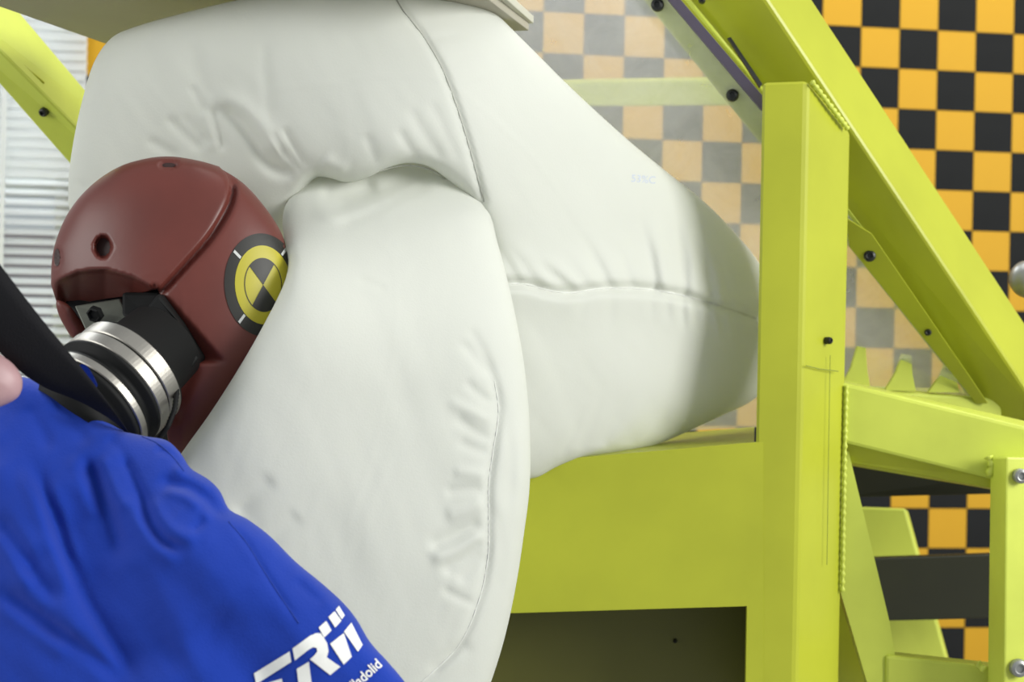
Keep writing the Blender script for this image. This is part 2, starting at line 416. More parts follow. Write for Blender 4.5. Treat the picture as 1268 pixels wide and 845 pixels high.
# window with its frame, panes of glass and what stands outside
win = bmesh.new()
for q in ((-24, IW, -9.5, -9), (-24, IW, 9.5, 10), (-24, -23.5, -9, 9.5), (IW - .5, IW, -9, 9.5), (-23.5, IW - .5, .35, .75)):
    hexa(wbox(*q, -.12, -.05), .002, 1, bm=win)
window = struct('window_1', win, FRM)
GL = mat('window_glass', (.9, .95, .95), .02); GL.node_tree.nodes['Principled BSDF'].inputs['Transmission Weight'].default_value = 1
GL.node_tree.nodes['Principled BSDF'].inputs['IOR'].default_value = 1.02
obj('window_pane', hexa(wbox(-23.5, IW - .5, -9, .35, -.09, -.086), 0), GL, window)
obj('window_pane', hexa(wbox(-23.5, IW - .5, .75, 9.5, -.09, -.086), 0), GL, window)
ow = bmesh.new(); hexa(wbox(-60, 10, .2, jf, -2.3, -2.1), 0, bm=ow)
struct('wall_outside', ow, OUTS)
bl = thing('venetian_blind', 'white horizontal-slat blind hanging in front of the window at left', 'blind', W(-19, 12, .02))
obj('head_rail', hexa(wbox(-25, IW + .35, -9.4, -9.0, 0, .035), .002), FRM, bl)
sp = .228; j = -8.8
slb = {}
for tl, kk in ((70, 'closed'), (34, 'open')):
    b = bmesh.new(); t = math.radians(tl); hw = .0128; prof = []
    for a in range(5):
        u = (a / 4 - .5) * 2; prof.append((u * hw, .0016 * (1 - u * u)))
    vs = []
    for xx in (-.575, .575):
        for th in (0, .0006):
            vs.append([b.verts.new(Vector((xx, -(u * math.cos(t) + (vv + th) * math.sin(t)), -u * math.sin(t) + (vv + th) * math.cos(t)))) for u, vv in prof])
    for a in range(4):
        b.faces.new([vs[0][a], vs[0][a + 1], vs[2][a + 1], vs[2][a]]); b.faces.new([vs[1][a], vs[1][a + 1], vs[3][a + 1], vs[3][a]])
    for q, r in ((0, 1), (2, 3)):
        for a in range(4): b.faces.new([vs[q][a], vs[q][a + 1], vs[r][a + 1], vs[r][a]])
    b.faces.new([vs[0][0], vs[1][0], vs[3][0], vs[2][0]]); b.faces.new([vs[0][4], vs[1][4], vs[3][4], vs[2][4]])
    bmesh.ops.recalc_face_normals(b, faces=b.faces); me = bpy.data.meshes.new('slat'); b.to_mesh(me); b.free(); me.materials.append(SLAT); slb[kk] = me
while j < 9.4:
    o = bpy.data.objects.new('slat', slb['closed' if j < .5 else 'open']); COL.objects.link(o); o.parent = bl
    o.location = W(-19.45, j, .02) - bl.location; o.rotation_euler = (0, 0, yaw); j += sp
obj('bottom_rail', hexa(wbox(-25, IW + .35, 9.5, 9.75, .01, .035), .002), FRM, bl)
for ii in (-15.55, -19.5, -23.5):
    obj('ladder_tape', hexa(wbox(ii, ii + .1, -9, 9.5, .036, .0366), 0), FRM, bl)

# ================================================================== SLED FRAME
def pd(x, y): return 1 / (.465 + 8.7e-5 * x - 2.127e-4 * y)      # depth of the windscreen's plane
fr = thing('sled_frame', 'lime green welded steel test sled frame around the airbag, with upright post and sloping pillar', 'frame', P(1000, 900, 1.95))
tube_beam('upright_post', [(942, 100, 1.882), (928, 880, 1.882)], [(1000, 98, 1.878), (985, 880, 1.878)], [(1054, 163, 1.965), (1039, 880, 1.965)], YG, fr, .006)
# sloping pillar: side face / broad upper face
tube_beam('sloping_pillar', [(822, -20, 1.96), (1225, 516, 2.17)], [(936, -20, 1.91), (1300, 527, 2.13)], [(994, -20, 1.98), (1330, 492, 2.20)], YG, fr, .005)
plate('mounting_flange', [(x, y, pd(x, y) + .006) for x, y in ((780, -22), (822, -22), (941, 118), (1075, 290), (1222, 500), (1209, 503), (1052, 306), (939, 174))], (0, .008, .002), YG2, fr, .001)
plate('lower_flange', [(x, y, pd(x, y) - .012) for x, y in ((1048, 270), (1080, 290), (1224, 500), (1209, 500), (1052, 306))], (0, .006, .002), YG, fr, .001)
obj('pillar_lip', tubebm([P(840, -14, 1.945), P(944, 112, 1.985)], .0032, 8), YG2, fr, True)
obj('slot', hexa([P(901, 47, 1.945), P(905, 46, 1.945), P(944, 104, 1.955), P(941, 109, 1.955)] + [q + Vector((0, .006, 0)) for q in (P(901, 47, 1.945), P(905, 46, 1.945), P(944, 104, 1.955), P(941, 109, 1.955))], 0), BOLT, fr)
for x, y in ((814, 6), (907, 118), (1077, 317), (1149, 412)):
    bolt(fr, x, y, pd(x, y) - (.003 if x < 1000 else .014), .0085 if x < 1100 else .005)
bolt(fr, 869, 0, 1.935, .005)
bolt(fr, 1026, 422, 1.918, .005, (.75, -.65, 0), name='bolt_hole')
weld(fr, [(1006, 102, 1.876), (1030, 134, 1.912), (1050, 160, 1.945)], .0034)
weld(fr, [(1048, 478, 1.957), (1046, 560, 1.957), (1044, 660, 1.957), (1043, 735, 1.957)], .0030)
obj('scribe_line', tubebm([P(998, 453, 1.877), P(1014, 457, 1.902), P(1038, 460, 1.936)], .0006, 6), PENCIL, fr)
obj('scribe_line', tubebm([P(1028, 440, 1.921), P(1026, 560, 1.921), P(1024, 700, 1.921)], .0004, 6), PENCIL, fr)
# side plate left of the post with its opening and the recessed plate behind
def poly_plate(name, pts, vec, m, parent):
    b = bmesh.new(); a = [P(*p) for p in pts]; v = Vector(vec)
    A = [b.verts.new(p) for p in a]; C = [b.verts.new(p + v) for p in a]
    n = len(A); _, _, tf, ov, _, _ = delaunay_2d_cdt([Vector(p[:2]) for p in pts], [], [list(range(n))], 1, 1e-4)
    for f in tf:
        k = [ov[i][0] for i in f]; b.faces.new([A[i] for i in k]); b.faces.new([C[i] for i in k][::-1])
    for i in range(n): b.faces.new([A[i], A[(i + 1) % n], C[(i + 1) % n], C[i]])
    return obj(name, b, m, parent)
poly_plate('side_plate', [(520, 584, 1.88), (830, 557, 1.88), (934, 548, 1.88), (945, 548, 1.88), (945, 880, 1.88), (923, 880, 1.88), (925, 751, 1.88), (520, 763, 1.88)], (0, .008, 0), YG, fr)
plate('top_flange', [(520, 584, 1.884), (934, 548, 1.884), (934, 529, 2.13), (520, 562, 2.13)], (0, 0, -.006), YG, fr, .001)
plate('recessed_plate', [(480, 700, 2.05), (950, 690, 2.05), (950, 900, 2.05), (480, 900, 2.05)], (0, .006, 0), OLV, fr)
plate('opening_lip', [(925, 751, 1.884), (923, 880, 1.884), (927, 880, 2.05), (929, 740, 2.05)], (.003, 0, 0), YG, fr, 0)
plate('opening_lip', [(520, 763, 1.884), (925, 751, 1.884), (929, 735, 2.05), (520, 748, 2.05)], (0, 0, .003), YG, fr, 0)
bolt(fr, 836, 794, 2.049, .003)
# cross member seen through the pane
tube_beam('cross_member', [(560, 133, 2.60), (905, 131, 2.40)], [(560, 104, 2.60), (905, 98, 2.40)], [(560, 101, 2.68), (905, 94.5, 2.48)], YG2, fr, .004)
# beams on the right
tube_beam('side_beam', [(1040, 548, 1.96), (1300, 612, 1.93)], [(1040, 473, 1.96), (1300, 536, 1.93)], [(1040, 470, 2.03), (1300, 528, 2.02)], YG2, fr, .005)
tube_beam('beam_underside', [(1040, 572, 1.99), (1232, 606, 1.95)], [(1040, 546, 1.966), (1232, 590, 1.945)], [(1040, 550, 2.04), (1232, 592, 2.02)], YG, fr, .003)
tube_beam('rear_beam', [(1050, 525, 2.13), (1240, 545, 2.15)], [(1050, 482, 2.13), (1240, 494, 2.15)], [(1050, 476, 2.22), (1236, 484, 2.24)], YG2, fr, .004)
poly_plate('gusset_strut', [(1040, 540, 1.975), (1051, 560, 1.975), (1066, 622, 1.975), (1101, 768, 1.975), (1120, 880, 1.975), (1084, 880, 1.975), (1042, 738, 1.975), (1036, 700, 1.975)], (0, .02, 0), YG2, fr)
tube_beam('black_tube', [(1056, 616, 2.30), (1232, 612, 2.30)], [(1040, 574, 2.26), (1232, 588, 2.26)], [(1040, 572, 2.36), (1232, 585, 2.36)], DKG, fr, .003, label='dark tube')
tube_beam('black_tube', [(1060, 770, 2.30), (1240, 766, 2.30)], [(1060, 692, 2.28), (1240, 686, 2.28)], [(1060, 690, 2.38), (1240, 684, 2.38)], DKG, fr, .003, label='dark tube')
tube_beam('rear_upright', [(1040, 627, 2.52), (1088, 900, 2.52)], [(1121, 630, 2.5), (1196, 900, 2.5)], [(1124, 632, 2.6), (1198, 900, 2.6)], YG2, fr, .004)
tube_beam('lower_rail', [(1096, 880, 1.97), (1300, 890, 1.94)], [(1096, 811, 1.97), (1300, 833, 1.94)], [(1096, 806, 2.03), (1300, 828, 2.0)], YG2, fr, .005)
tube_beam('short_upright', [(1226, 566, 1.93), (1222, 880, 1.93)], [(1246, 566, 1.87), (1243, 880, 1.87)], [(1330, 568, 1.90), (1330, 880, 1.90)], YG2, fr, .003)
bolt(fr, 1264, 590, 1.868, .010, (0, -1, 0), m=GREYM); bolt(fr, 1262, 828, 1.868, .012, (0, -1, 0), m=GREYM)
weld(fr, [(1224, 566, 1.925), (1229, 578, 1.92), (1224, 592, 1.925)], .005); weld(fr, [(1210, 822, 1.935), (1222, 832, 1.93)], .005)
poly_plate('rear_web', [(1020, 690, 2.1), (1062, 690, 2.1), (1105, 880, 2.1), (1020, 880, 2.1)], (0, .01, 0), YG, fr)
# toothed edge behind the post
for tx, ty, hh in ((1066, 478, 49), (1122, 480, 42), (1176, 482, 34)):
    poly_plate('tooth', [(tx - 26, ty + 4, 2.14), (tx - 12, ty - hh * .45, 2.14), (tx - 4, ty - hh, 2.14), (tx + 6, ty - hh + 2, 2.14), (tx + 8, ty - hh * .4, 2.14), (tx + 12, ty + 4, 2.14)], (0, .01, 0), YG2, fr)
plate('bounce_plate', [(-300, 737.5, 2.07), (900, 737.5, 2.07), (900, 632.8, 3.1), (-300, 632.8, 3.1)], (0, 0, -.01), YG2, fr)  # unseen plate added to bounce lime light up onto the airbag
# left pillar behind the airbag
tube_beam('left_pillar', [(-60, 37, 1.95), (150, 276, 2.12)], [(-60, 2, 1.90), (150, 213, 2.07)], [(-60, -85, 1.96), (150, 163, 2.13)], YG2, fr, .004)
bolt(fr, 54, 139, 2.012, .0065, (-.2, -1, -.6))
obj('slot', tubebm([P(23, 76, 1.978), P(54, 103, 2.003)], .0022, 8), YG, fr, True)

# ball at the right edge
bk = P(1274, 346, 2.2)
kb = thing('metal_ball', 'grey metal ball end cut by the right edge, in front of the checkered wall', 'metal knob', bk)
obj('ball', lathe(bk, (0, -1, .2), [(-.03, .001)] + [(-.026 * math.cos(a * math.pi / 12), .026 * math.sin(a * math.pi / 12) * 1.15) for a in range(1, 12)] + [(.026, .001)], 32), GREYM, kb, True)
obj('shank', tubebm([bk, P(1320, 350, 2.25)], .012, 16), GREYM, kb, True)

# windscreen
ws = thing('windscreen', 'hazy clear plastic windscreen pane clamped behind the white airbag to the green pillar', 'windscreen', P(900, 500, pd(900, 500)))
pn = [(330, -60), (783, -60), (834, 0), (941, 125), (1052, 268), (1222, 498), (1222, 515), (330, 560)]
poly_plate('pane', [(x, y, pd(x, y)) for x, y in pn], (0, .0004, 0), PANE, ws)
plate('edge_strip', [(x, y, pd(x, y) - .008) for x, y in ((812, -18), (828, -18), (944, 118), (944, 138))], (0, .01, .002), PUR, ws, .0006)

# header board over the airbag
hd = thing('header_board', 'beige board reaching in at the top edge above the airbag', 'board', P(390, 30, 1.85))
zt = P(400, 46, 1.9)
def hp(x, y, dz=0.):                                        # pixel ray met with the horizontal plane of the board
    r = P(x, y, 1) - CAM; t = (zt.z + dz - CAM.z) / r.z; return CAM + r * t
q = [hp(130, 54), hp(655, 38), hp(560, -35), hp(-110, -30)]
obj('board', hexa(q + [p + Vector((0, 0, .010)) for p in q], .001), BEIGE, hd)
q = [hp(128, 54) + Vector((0, .004, .010)), hp(655, 38) + Vector((.006, .003, .010)), hp(560, -35) + Vector((.014, 0, .010)), hp(-110, -30) + Vector((-.004, 0, .010))]
obj('edge_trim', hexa(q + [p + Vector((0, 0, .010)) for p in q], .001), BEIGE2, hd)

# ================================================================== AIRBAG
ab = thing('airbag', 'large inflated white airbag with gathered seams pressed against the dummy head', 'airbag', P(500, 800, 1.7))
S1 = [(484, -12), (500, 14), (522, 42), (545, 80), (562, 122), (578, 172), (590, 215), (599, 250)]
S3 = [(618, 352), (650, 352), (676, 359), (705, 363), (740, 358), (780, 357), (820, 361), (860, 370), (900, 382), (950, 400)]
foldsU = [
 (S1, -7, 4, 'seam'), (S1, 9, 42, 'seam'),
 (S3, -13, 6, 'seam'), (S3, 10, 34, 'seam'),
 ([(258, 127), (289, 143), (314, 172), (336, 205), (376, 221)], -12, 8, 'ridge'), ([(262, 115), (300, 134), (330, 168), (352, 195)], 9, 12, 'ridge'),
 ([(262, 130), (270, 160), (277, 190)], -6, 5, 'ridge'), ([(252, 135), (262, 165), (266, 190)], 4, 6, 'ridge'),
 ([(234, 104), (246, 122), (256, 142)], -4, 4, 'ridge'), ([(205, 143), (228, 165), (254, 188)], -5, 5, 'ridge'), ([(222, 140), (250, 168), (266, 182)], -3, 5, 'ridge'),
 ([(180, 172), (200, 182), (222, 196)], -4, 5, 'ridge'), ([(90, 222), (98, 228), (108, 238)], -4, 4, 'ridge'),
 ([(334, 160), (352, 188), (378, 218)], -5, 4, 'ridge'), ([(350, 155), (366, 184), (384, 212)], -5, 4, 'ridge'), ([(328, 182), (345, 205), (365, 218)], -4, 4, 'ridge'),
 ([(325, 44), (330, 100), (335, 158)], -2.5, 6, 'ridge'), ([(236, 45), (246, 90), (260, 125)], -2.5, 8, 'ridge'),
 ([(506, 129), (525, 165), (552, 203)], -3, 6, 'ridge'), ([(492, 158), (505, 180), (518, 200)], -4, 5, 'ridge'), ([(530, 120), (550, 160), (572, 205)], -3, 6, 'ridge'),
 ([(452, 165), (460, 185), (468, 204)], -3, 5, 'ridge'), ([(398, 196), (412, 205), (430, 214)], 6, 8, 'ridge'),
 ([(545, 80), (575, 76), (600, 68)], -2, 4, 'start'), ([(560, 112), (590, 104), (615, 96)], -2, 4, 'start'), ([(530, 50), (560, 44), (590, 46)], -2.4, 4, 'start'),
]
for (x0, y0), (x1, y1), a, w_ in [((706, 357), (650, 318), -6, 6), ((716, 355), (672, 316), 5, 5), ((754, 353), (718, 288), -6, 5), ((766, 353), (728, 285), 4, 6), ((740, 355), (700, 300), 4, 6), ((783, 353), (762, 300), -5, 5), ((812, 355), (790, 262), -7, 5), ((824, 356), (806, 268), 6, 7),
        ((848, 362), (838, 268), -7, 5), ((860, 364), (850, 274), 5, 6), ((882, 371), (860, 288), -6, 5), ((893, 373), (874, 290), 4, 5), ((906, 378), (882, 300), -5, 4), ((920, 384), (900, 318), -4, 4), ((640, 346), (612, 300), -5, 5), ((665, 352), (625, 300), -4, 5), ((685, 357), (640, 300), 3, 6),
        ((845, 374), (850, 415), -5, 4), ((862, 378), (868, 420), -5, 4), ((876, 382), (886, 424), -5, 4), ((892, 386), (904, 426), -6, 4), ((908, 392), (922, 432), -5, 4), ((826, 370), (830, 405), -4, 4), ((806, 368), (808, 400), -3, 4), ((853, 376), (859, 420), 4, 4), ((884, 386), (895, 426), 4, 4), ((758, 368), (756, 410), -3, 6), ((724, 372), (716, 412), -3, 7),
        ((748, 545), (790, 470), -3, 5), ((720, 552), (748, 480), -3, 6), ((775, 550), (822, 492), -3, 5), ((700, 560), (722, 500), -2.5, 5), ((862, 480), (870, 400), -2.5, 7)]:
    foldsU.append(([(x0, y0), ((x0 + x1) / 2 - (y1 - y0) * .03, (y0 + y1) / 2), (x1, y1)], a * .9, w_, 'start'))
upO = [(88, 268), (85, 225), (91, 175), (103, 120), (117, 76), (138, 47), (165, 34), (220, 18), (290, 1), (350, -10), (430, -16), (520, -18), (572, -14), (598, 2), (648, 50), (700, 102), (748, 147), (790, 184), (832, 218), (872, 250), (908, 286), (940, 326), (960, 372), (962, 420), (955, 470), (932, 496), (900, 512), (870, 526), (835, 542), (800, 555), (760, 562), (720, 568), (690, 578), (662, 592), (630, 590), (600, 540), (592, 470), (600, 400), (606, 340), (598, 285), (584, 252), (560, 228), (532, 207), (505, 202), (480, 208), (455, 220), (430, 226), (408, 221), (392, 220), (375, 240), (360, 272), (345, 310), (300, 335), (180, 335), (110, 310)]
upper = Body(upO, [(100, 150, 1.70), (200, 60, 1.69), (350, 40, 1.675), (300, 280, 1.70), (400, 200, 1.655), (500, 200, 1.655), (540, 60, 1.70), (600, 250, 1.73), (600, 540, 1.80), (700, 200, 1.84), (800, 300, 1.95), (800, 540, 1.97), (950, 400, 2.07)], fat=.80, cap=115, folds=foldsU, back=.6, extra=lambda p, n1=vnoise(3, 60, 1.1, 1.8), n2=vnoise(5, 24, 1.2, 3.), n3=vnoise(8, 11, .9, 3.): 2.6 * n1(p) + .8 * n2(p) + .22 * n3(p))
upper.amp_k, upper.wid_k = .72, 1.15
obj('upper_chamber', body_mesh(upper, step=4.6), BAG, ab, True)
S4 = [(573, 404), (594, 436), (612, 472), (617, 510), (610, 562), (605, 600), (605, 650), (604, 690), (594, 740), (570, 796), (530, 838), (480, 880)]
foldsL = [(S4, -8, 4, 'ridge'), ([(p[0] + 14, p[1]) for p in S4[2:9]], 4, 9, 'ridge'),
 ([(398, 252), (440, 250), (480, 236), (520, 222), (548, 218)], -15, 10, 'ridge'), ([(380, 262), (420, 268), (460, 256), (506, 236), (545, 218)], 11, 8, 'ridge'), ([(410, 278), (450, 266), (500, 242), (540, 226)], -9, 6, 'ridge'),
 ([(392, 238), (430, 240), (470, 226)], -13, 9, 'ridge'),
 ([(340, 590), (315, 612), (290, 640)], -5, 9, 'ridge'), ([(372, 636), (345, 660), (330, 680)], -4, 8, 'ridge'),
 ([(440, 345), (462, 352), (480, 362)], -2, 4, 'ridge'),
 ([(528, 680), (560, 664), (601, 646)], -7, 7, 'ridge'), ([(530, 694), (565, 682), (602, 660)], 7, 7, 'ridge'), ([(545, 712), (575, 690), (603, 668)], -7, 6, 'ridge'), ([(550, 640), (575, 632), (602, 622)], 5, 7, 'ridge'),
 ([(565, 722), (585, 702), (602, 684)], -5, 5, 'ridge'), ([(545, 728), (572, 742), (592, 750)], -4, 4, 'ridge'), ([(548, 610), (578, 606), (602, 606)], -5, 5, 'ridge'), ([(560, 584), (585, 586), (604, 592)], 4, 5, 'ridge'),
 ([(565, 545), (588, 556), (608, 560)], -4, 5, 'ridge'), ([(560, 514), (588, 534), (612, 546)], -4.5, 5, 'ridge'), ([(552, 496), (588, 512), (614, 526)], 4, 5, 'ridge'), ([(575, 470), (595, 490), (614, 500)], -4, 4, 'ridge'),
 ([(568, 420), (586, 440), (606, 468)], -4, 5, 'ridge'), ([(580, 404), (600, 436), (614, 465)], -3, 4, 'ridge'),
 ([(530, 836), (552, 812), (590, 800)], -4, 6, 'ridge'), ([(622, 480), (632, 560), (628, 640)], -3, 6, 'ridge'), ([(636, 520), (642, 580), (638, 650)], 2.5, 5, 'ridge'), ([(612, 620), (622, 680), (616, 740)], -3, 5, 'ridge'),
]
loO = [(352, 300), (350, 268), (360, 240), (378, 218), (400, 200), (430, 190), (470, 185), (510, 182), (545, 195), (580, 222), (603, 252), (616, 300), (628, 345), (640, 400), (650, 460), (656, 530), (656, 600), (649, 660), (639, 725), (625, 790), (608, 845), (585, 905), (500, 960), (330, 970), (200, 860), (170, 720), (186, 620), (225, 561), (262, 509), (300, 449), (332, 392), (352, 350), (357, 325)]
lower = Body(loO, [(355, 270, 1.62), (400, 215, 1.70), (500, 205, 1.73), (590, 240, 1.72), (357, 330, 1.53), (225, 560, 1.47), (200, 800, 1.50), (500, 500, 1.60), (640, 400, 1.65), (655, 600, 1.64), (600, 850, 1.62)], fat=.82, cap=105, folds=foldsL, back=.7, extra=lambda p, n1=vnoise(13, 70, 1.3, 1.8), n2=vnoise(15, 26, 1.2, 3.), n3=vnoise(18, 11, 1.9, 3.): 2.6 * n1(p) + .8 * n2(p) + .22 * n3(p))
lower.amp_k, lower.wid_k = .7, 1.35
obj('lower_chamber', body_mesh(lower, step=4.6), BAG, ab, True)
seam_line('seam', upper, S1, THREAD, ab, .0009, off=.0012)
seam_line('seam', upper, S3, THREAD2, ab, .0011, wob=.3)
seam_line('seam', lower, S4[2:], THREAD2, ab, .0007, wob=.4)
seam_line('fold_edge', upper, [(470, 212), (500, 205), (532, 210), (560, 229), (590, 250)], THREAD, ab, .0008, off=.001)
text_on('marker_writing', upper, '53%C', 781, 225, 13, math.radians(-5), BLUEI, ab)

# ================================================================== CRASH TEST DUMMY
du = thing('crash_test_dummy', 'crash test dummy in a blue T-shirt with red-brown head pressed into the airbag', 'dummy', P(200, 900, 1.35))
headO = [(62, 350), (64, 318), (72, 288), (88, 258), (112, 230), (145, 207), (178, 196), (210, 193), (244, 198), (275, 208), (300, 226), (326, 254), (347, 286), (358, 318), (365, 360), (350, 420), (315, 480), (275, 540), (240, 585), (205, 580), (150, 500), (110, 440), (84, 410), (68, 380)]
rimL = np.array([(50, 360), (72, 346), (98, 335), (130, 332), (165, 342), (196, 359)], float)
seamL = [(272, 205), (283, 220), (284, 238), (276, 260), (255, 292), (225, 326), (195, 359)]
def hextra(p):
    y0 = np.interp(p[:, 0], rimL[:, 0], rimL[:, 1]); t = np.clip((p[:, 1] - y0), 0, 60) * (p[:, 0] < 197)
    e = -t * 2.0 - 6 * np.clip(t / 5, 0, 1)
    # inner lip of the face shell beside the neck opening
    n_ = np.array((.744, -.668)); q_ = -((p - np.array((197., 355.))) @ n_)
    e = e - 1.1 * np.clip(q_, 0, 30) * np.clip((450 - p[:, 1]) / 5, 0, 1) * (p[:, 0] > 190) * (p[:, 1] > 352)
    for cx, cy, rx, ry, dp in ((128, 306, 11.5, 14.5, 16), (70.5, 319, 6, 14, 14), (209, 204.5, 12.5, 5, 8)):
        r = np.sqrt(((p[:, 0] - cx) / rx)**2 + ((p[:, 1] - cy) / ry)**2)
        e = e - dp * np.clip((1.02 - r) / .22, 0, 1)
    return e
head = Body(headO, [(60, 350, 1.545), (200, 195, 1.55), (200, 400, 1.53), (360, 330, 1.56), (240, 580, 1.53)], fat=.85, cap=130, folds=[([(243, 445), (222, 488), (212, 530)], -6, 10, 'ridge'), ([(272, 200), (287, 222), (288, 238), (281, 260), (260, 294), (230, 328), (199, 362)], -13, 4, 'seam')], back=.7, extra=hextra)
# the rear cap, its rim cut where the neck goes in
capO = dens([(64, 340), (65, 312), (73, 286), (88, 258), (112, 230), (145, 207.5), (178, 197), (210, 193.8), (244, 198.5)], 4)[:-1]
capO = np.concatenate([smooth_closed([(63, 352), (64, 325), (70, 296), (86, 261), (112, 230.5), (145, 207.8), (178, 197), (210, 193.8), (244, 198.6), (271, 206)], 3., False)[:-1],
                       smooth_closed([(271, 206), (281, 217), (284, 234), (278, 256), (256, 290), (225, 325), (194, 358.5)], 3., False)[:-1],
                       smooth_closed([(194, 358.5), (160, 366), (120, 372), (84, 379), (70, 374)], 4., False)])
obj('skull_cap', body_mesh(head, capO, step=3.0, rings=(1.2, 3.), off=.0042), VINYL, du, True, label='red-brown rear skull cap with round screw holes')
faceO = np.concatenate([smooth_closed([(266, 204.6), (300, 226), (326, 254), (347, 286), (358, 318), (365, 360), (350, 420), (315, 480), (275, 540), (240, 584), (214, 572)], 4., False)[:-1],
                        smooth_closed([(214, 572), (208, 545), (206, 520), (215, 490), (232, 462), (244, 444)], 4., False)[:-1],
                        smooth_closed([(244, 444), (222, 402), (197, 362), (190, 352)], 4., False)[:-1],
                        smooth_closed([(190, 352), (219, 320), (250, 285), (271, 253), (277, 234), (275, 220), (266, 206.5)], 3., False)[:-1]])
obj('face_shell', body_mesh(head, faceO, step=3.6, rings=(1.2, 3.)), VINYL, du, True, label='red-brown face half with jaw and target sticker')
# thin far cheek seen below the cap at left
jawB = Body([(70, 372), (84, 377), (98, 394), (108, 410), (92, 420), (82, 408), (72, 388)], [(60, 370, 1.52), (120, 370, 1.53), (90, 420, 1.53)], fat=.6)
obj('cheek_edge', body_mesh(jawB, step=3.), VINYL, du, True)
# dark discs in the bores, shade of the holes put into their colour
for cx, cy, rx, ry in ((128, 306, 8.5, 11.5), (70.5, 319, 3.6, 11), (209, 204.6, 8, 3)):
    a = np.linspace(0, 2 * math.pi, 17)[:-1]
    decal('screw_hole_shade', head, [(cx + rx * math.cos(t), cy + ry * math.sin(t)) for t in a], HOLE, du, off=.0050, step=3)
# inside of the head
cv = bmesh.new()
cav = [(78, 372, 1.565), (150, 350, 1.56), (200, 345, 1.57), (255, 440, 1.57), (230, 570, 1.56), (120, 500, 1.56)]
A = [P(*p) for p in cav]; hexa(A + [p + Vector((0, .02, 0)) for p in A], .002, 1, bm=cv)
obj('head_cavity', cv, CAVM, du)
pb = [(196, 362, 1.46), (222, 400, 1.455), (246, 444, 1.46), (226, 470, 1.45), (196, 440, 1.44), (172, 392, 1.45)]
A = [P(*p) for p in pb]; obj('rubber_block', hexa(A + [p + Vector((0, .07, 0)) for p in A], .004), DARK, du)
pb = [(150, 362, 1.50), (200, 362, 1.49), (190, 400, 1.47), (150, 392, 1.48)]
A = [P(*p) for p in pb]; obj('rubber_block', hexa(A + [p + Vector((0, .04, 0)) for p in A], .004), DARK, du)
pb = [(92, 379, 1.515), (148, 370, 1.51), (160, 396, 1.49), (105, 408, 1.49)]
A = [P(*p) for p in pb]; obj('skull_base_plate', hexa(A + [p + Vector((0, .008, 0)) for p in A], .0015), STEEL, du)
obj('cap_screw', lathe(P(120, 388, 1.488), (-.3, -.8, -.4), [(0, .009), (.006, .009), (.007, .007), (.004, .005)], 6), DARK, du)
# neck: a stack of metal discs and rubber
ax = Vector((-.62 * .75, -.66, -.78 * .75)).normalized(); nk0 = P(137, 484, 1.425); R0 = .0630
nk = obj('neck', lathe(nk0, ax, [(-.085, .045), (-.04, .048), (-.036, .060), (.0, .0615), (.001, R0), (.0035, R0 * 1.01), (.0055, R0), (.008, .057), (.014, .055), (.017, R0 * .97), (.030, R0 * .97), (.032, R0 * .99), (.036, R0 * .98), (.038, .056), (.055, .054), (.070, .054)], 72), DARK, du, True)
def ring(s0, s1, r, name='metal_disc', gap=None):
    obj(name, lathe(nk0, ax, [(s0, r - .004), (s0, r - .001), (s0 + .001, r), (s1 - .001, r), (s1, r - .001), (s1, r - .004)], 96), ALU, nk, False)
ring(-.033, -.016, R0 * .985); ring(-.0135, .0005, R0 * 1.005); ring(.020, .029, R0 * 1.0)
# braided cable curling under the jaw
cb = [P(x, y, d) for x, y, d in ((196, 545, 1.40), (208, 528, 1.40), (216, 508, 1.405), (219, 486, 1.42), (214, 462, 1.43), (203, 440, 1.44))]
l = []; rad = []
for i in range(len(cb) - 1):
    for k in range(10): l.append(cb[i].lerp(cb[i + 1], k / 10)); rad.append(.0024 * (1 + .25 * (k % 2)))
obj('cable', tubebm(l, .0024, 8, radii=rad), DARK, du, True)
# sticker
stk = None
def ell(cx, cy, rx, ry, a0, a1, n=40, tilt=-4):
    tt = math.radians(tilt); out = []
    for i in range(n + 1):
        a = math.radians(a0 + (a1 - a0) * i / n); ex, ey = rx * math.cos(a), -ry * math.sin(a)
        out.append((cx + ex * math.cos(tt) - ey * math.sin(tt), cy + ex * math.sin(tt) + ey * math.cos(tt)))
    return out
cx, cy = 326, 353
stk = decal('target_sticker', head, ell(cx - 1, cy, 47, 64, 0, 360, 72)[:-1], STB, du, off=.0008, step=3, label='round yellow and black target sticker')
decal('yellow_disc', head, ell(cx, cy, 35, 49, 0, 360, 60)[:-1], STY, stk, off=.0012, step=3)
def annul(name, r0x, r0y, r1x, r1y, m, off):
    decal(name, head, ell(cx, cy, r1x, r1y, 0, 359.5, 72) + ell(cx, cy, r0x, r0y, 359.5, 0, 72), m, stk, off=off, step=2)
annul('thin_ring', 22.4, 32.4, 23.4, 33.6, STB, .0016)
decal('black_quadrant', head, [(cx, cy)] + ell(cx, cy, 23, 33, 48, 132, 16), STB, stk, off=.0017, step=3)
decal('black_quadrant', head, [(cx, cy)] + ell(cx, cy, 23, 33, 228, 312, 16), STB, stk, off=.0017, step=3)
for a in (45, 135, 225, 315):
    decal('white_tick', head, ell(cx, cy, 36, 50, a - 2.2, a + 2.2, 2) + ell(cx, cy, 47, 63, a + 1.8, a - 1.8, 2), STW, stk, off=.0014, step=3)

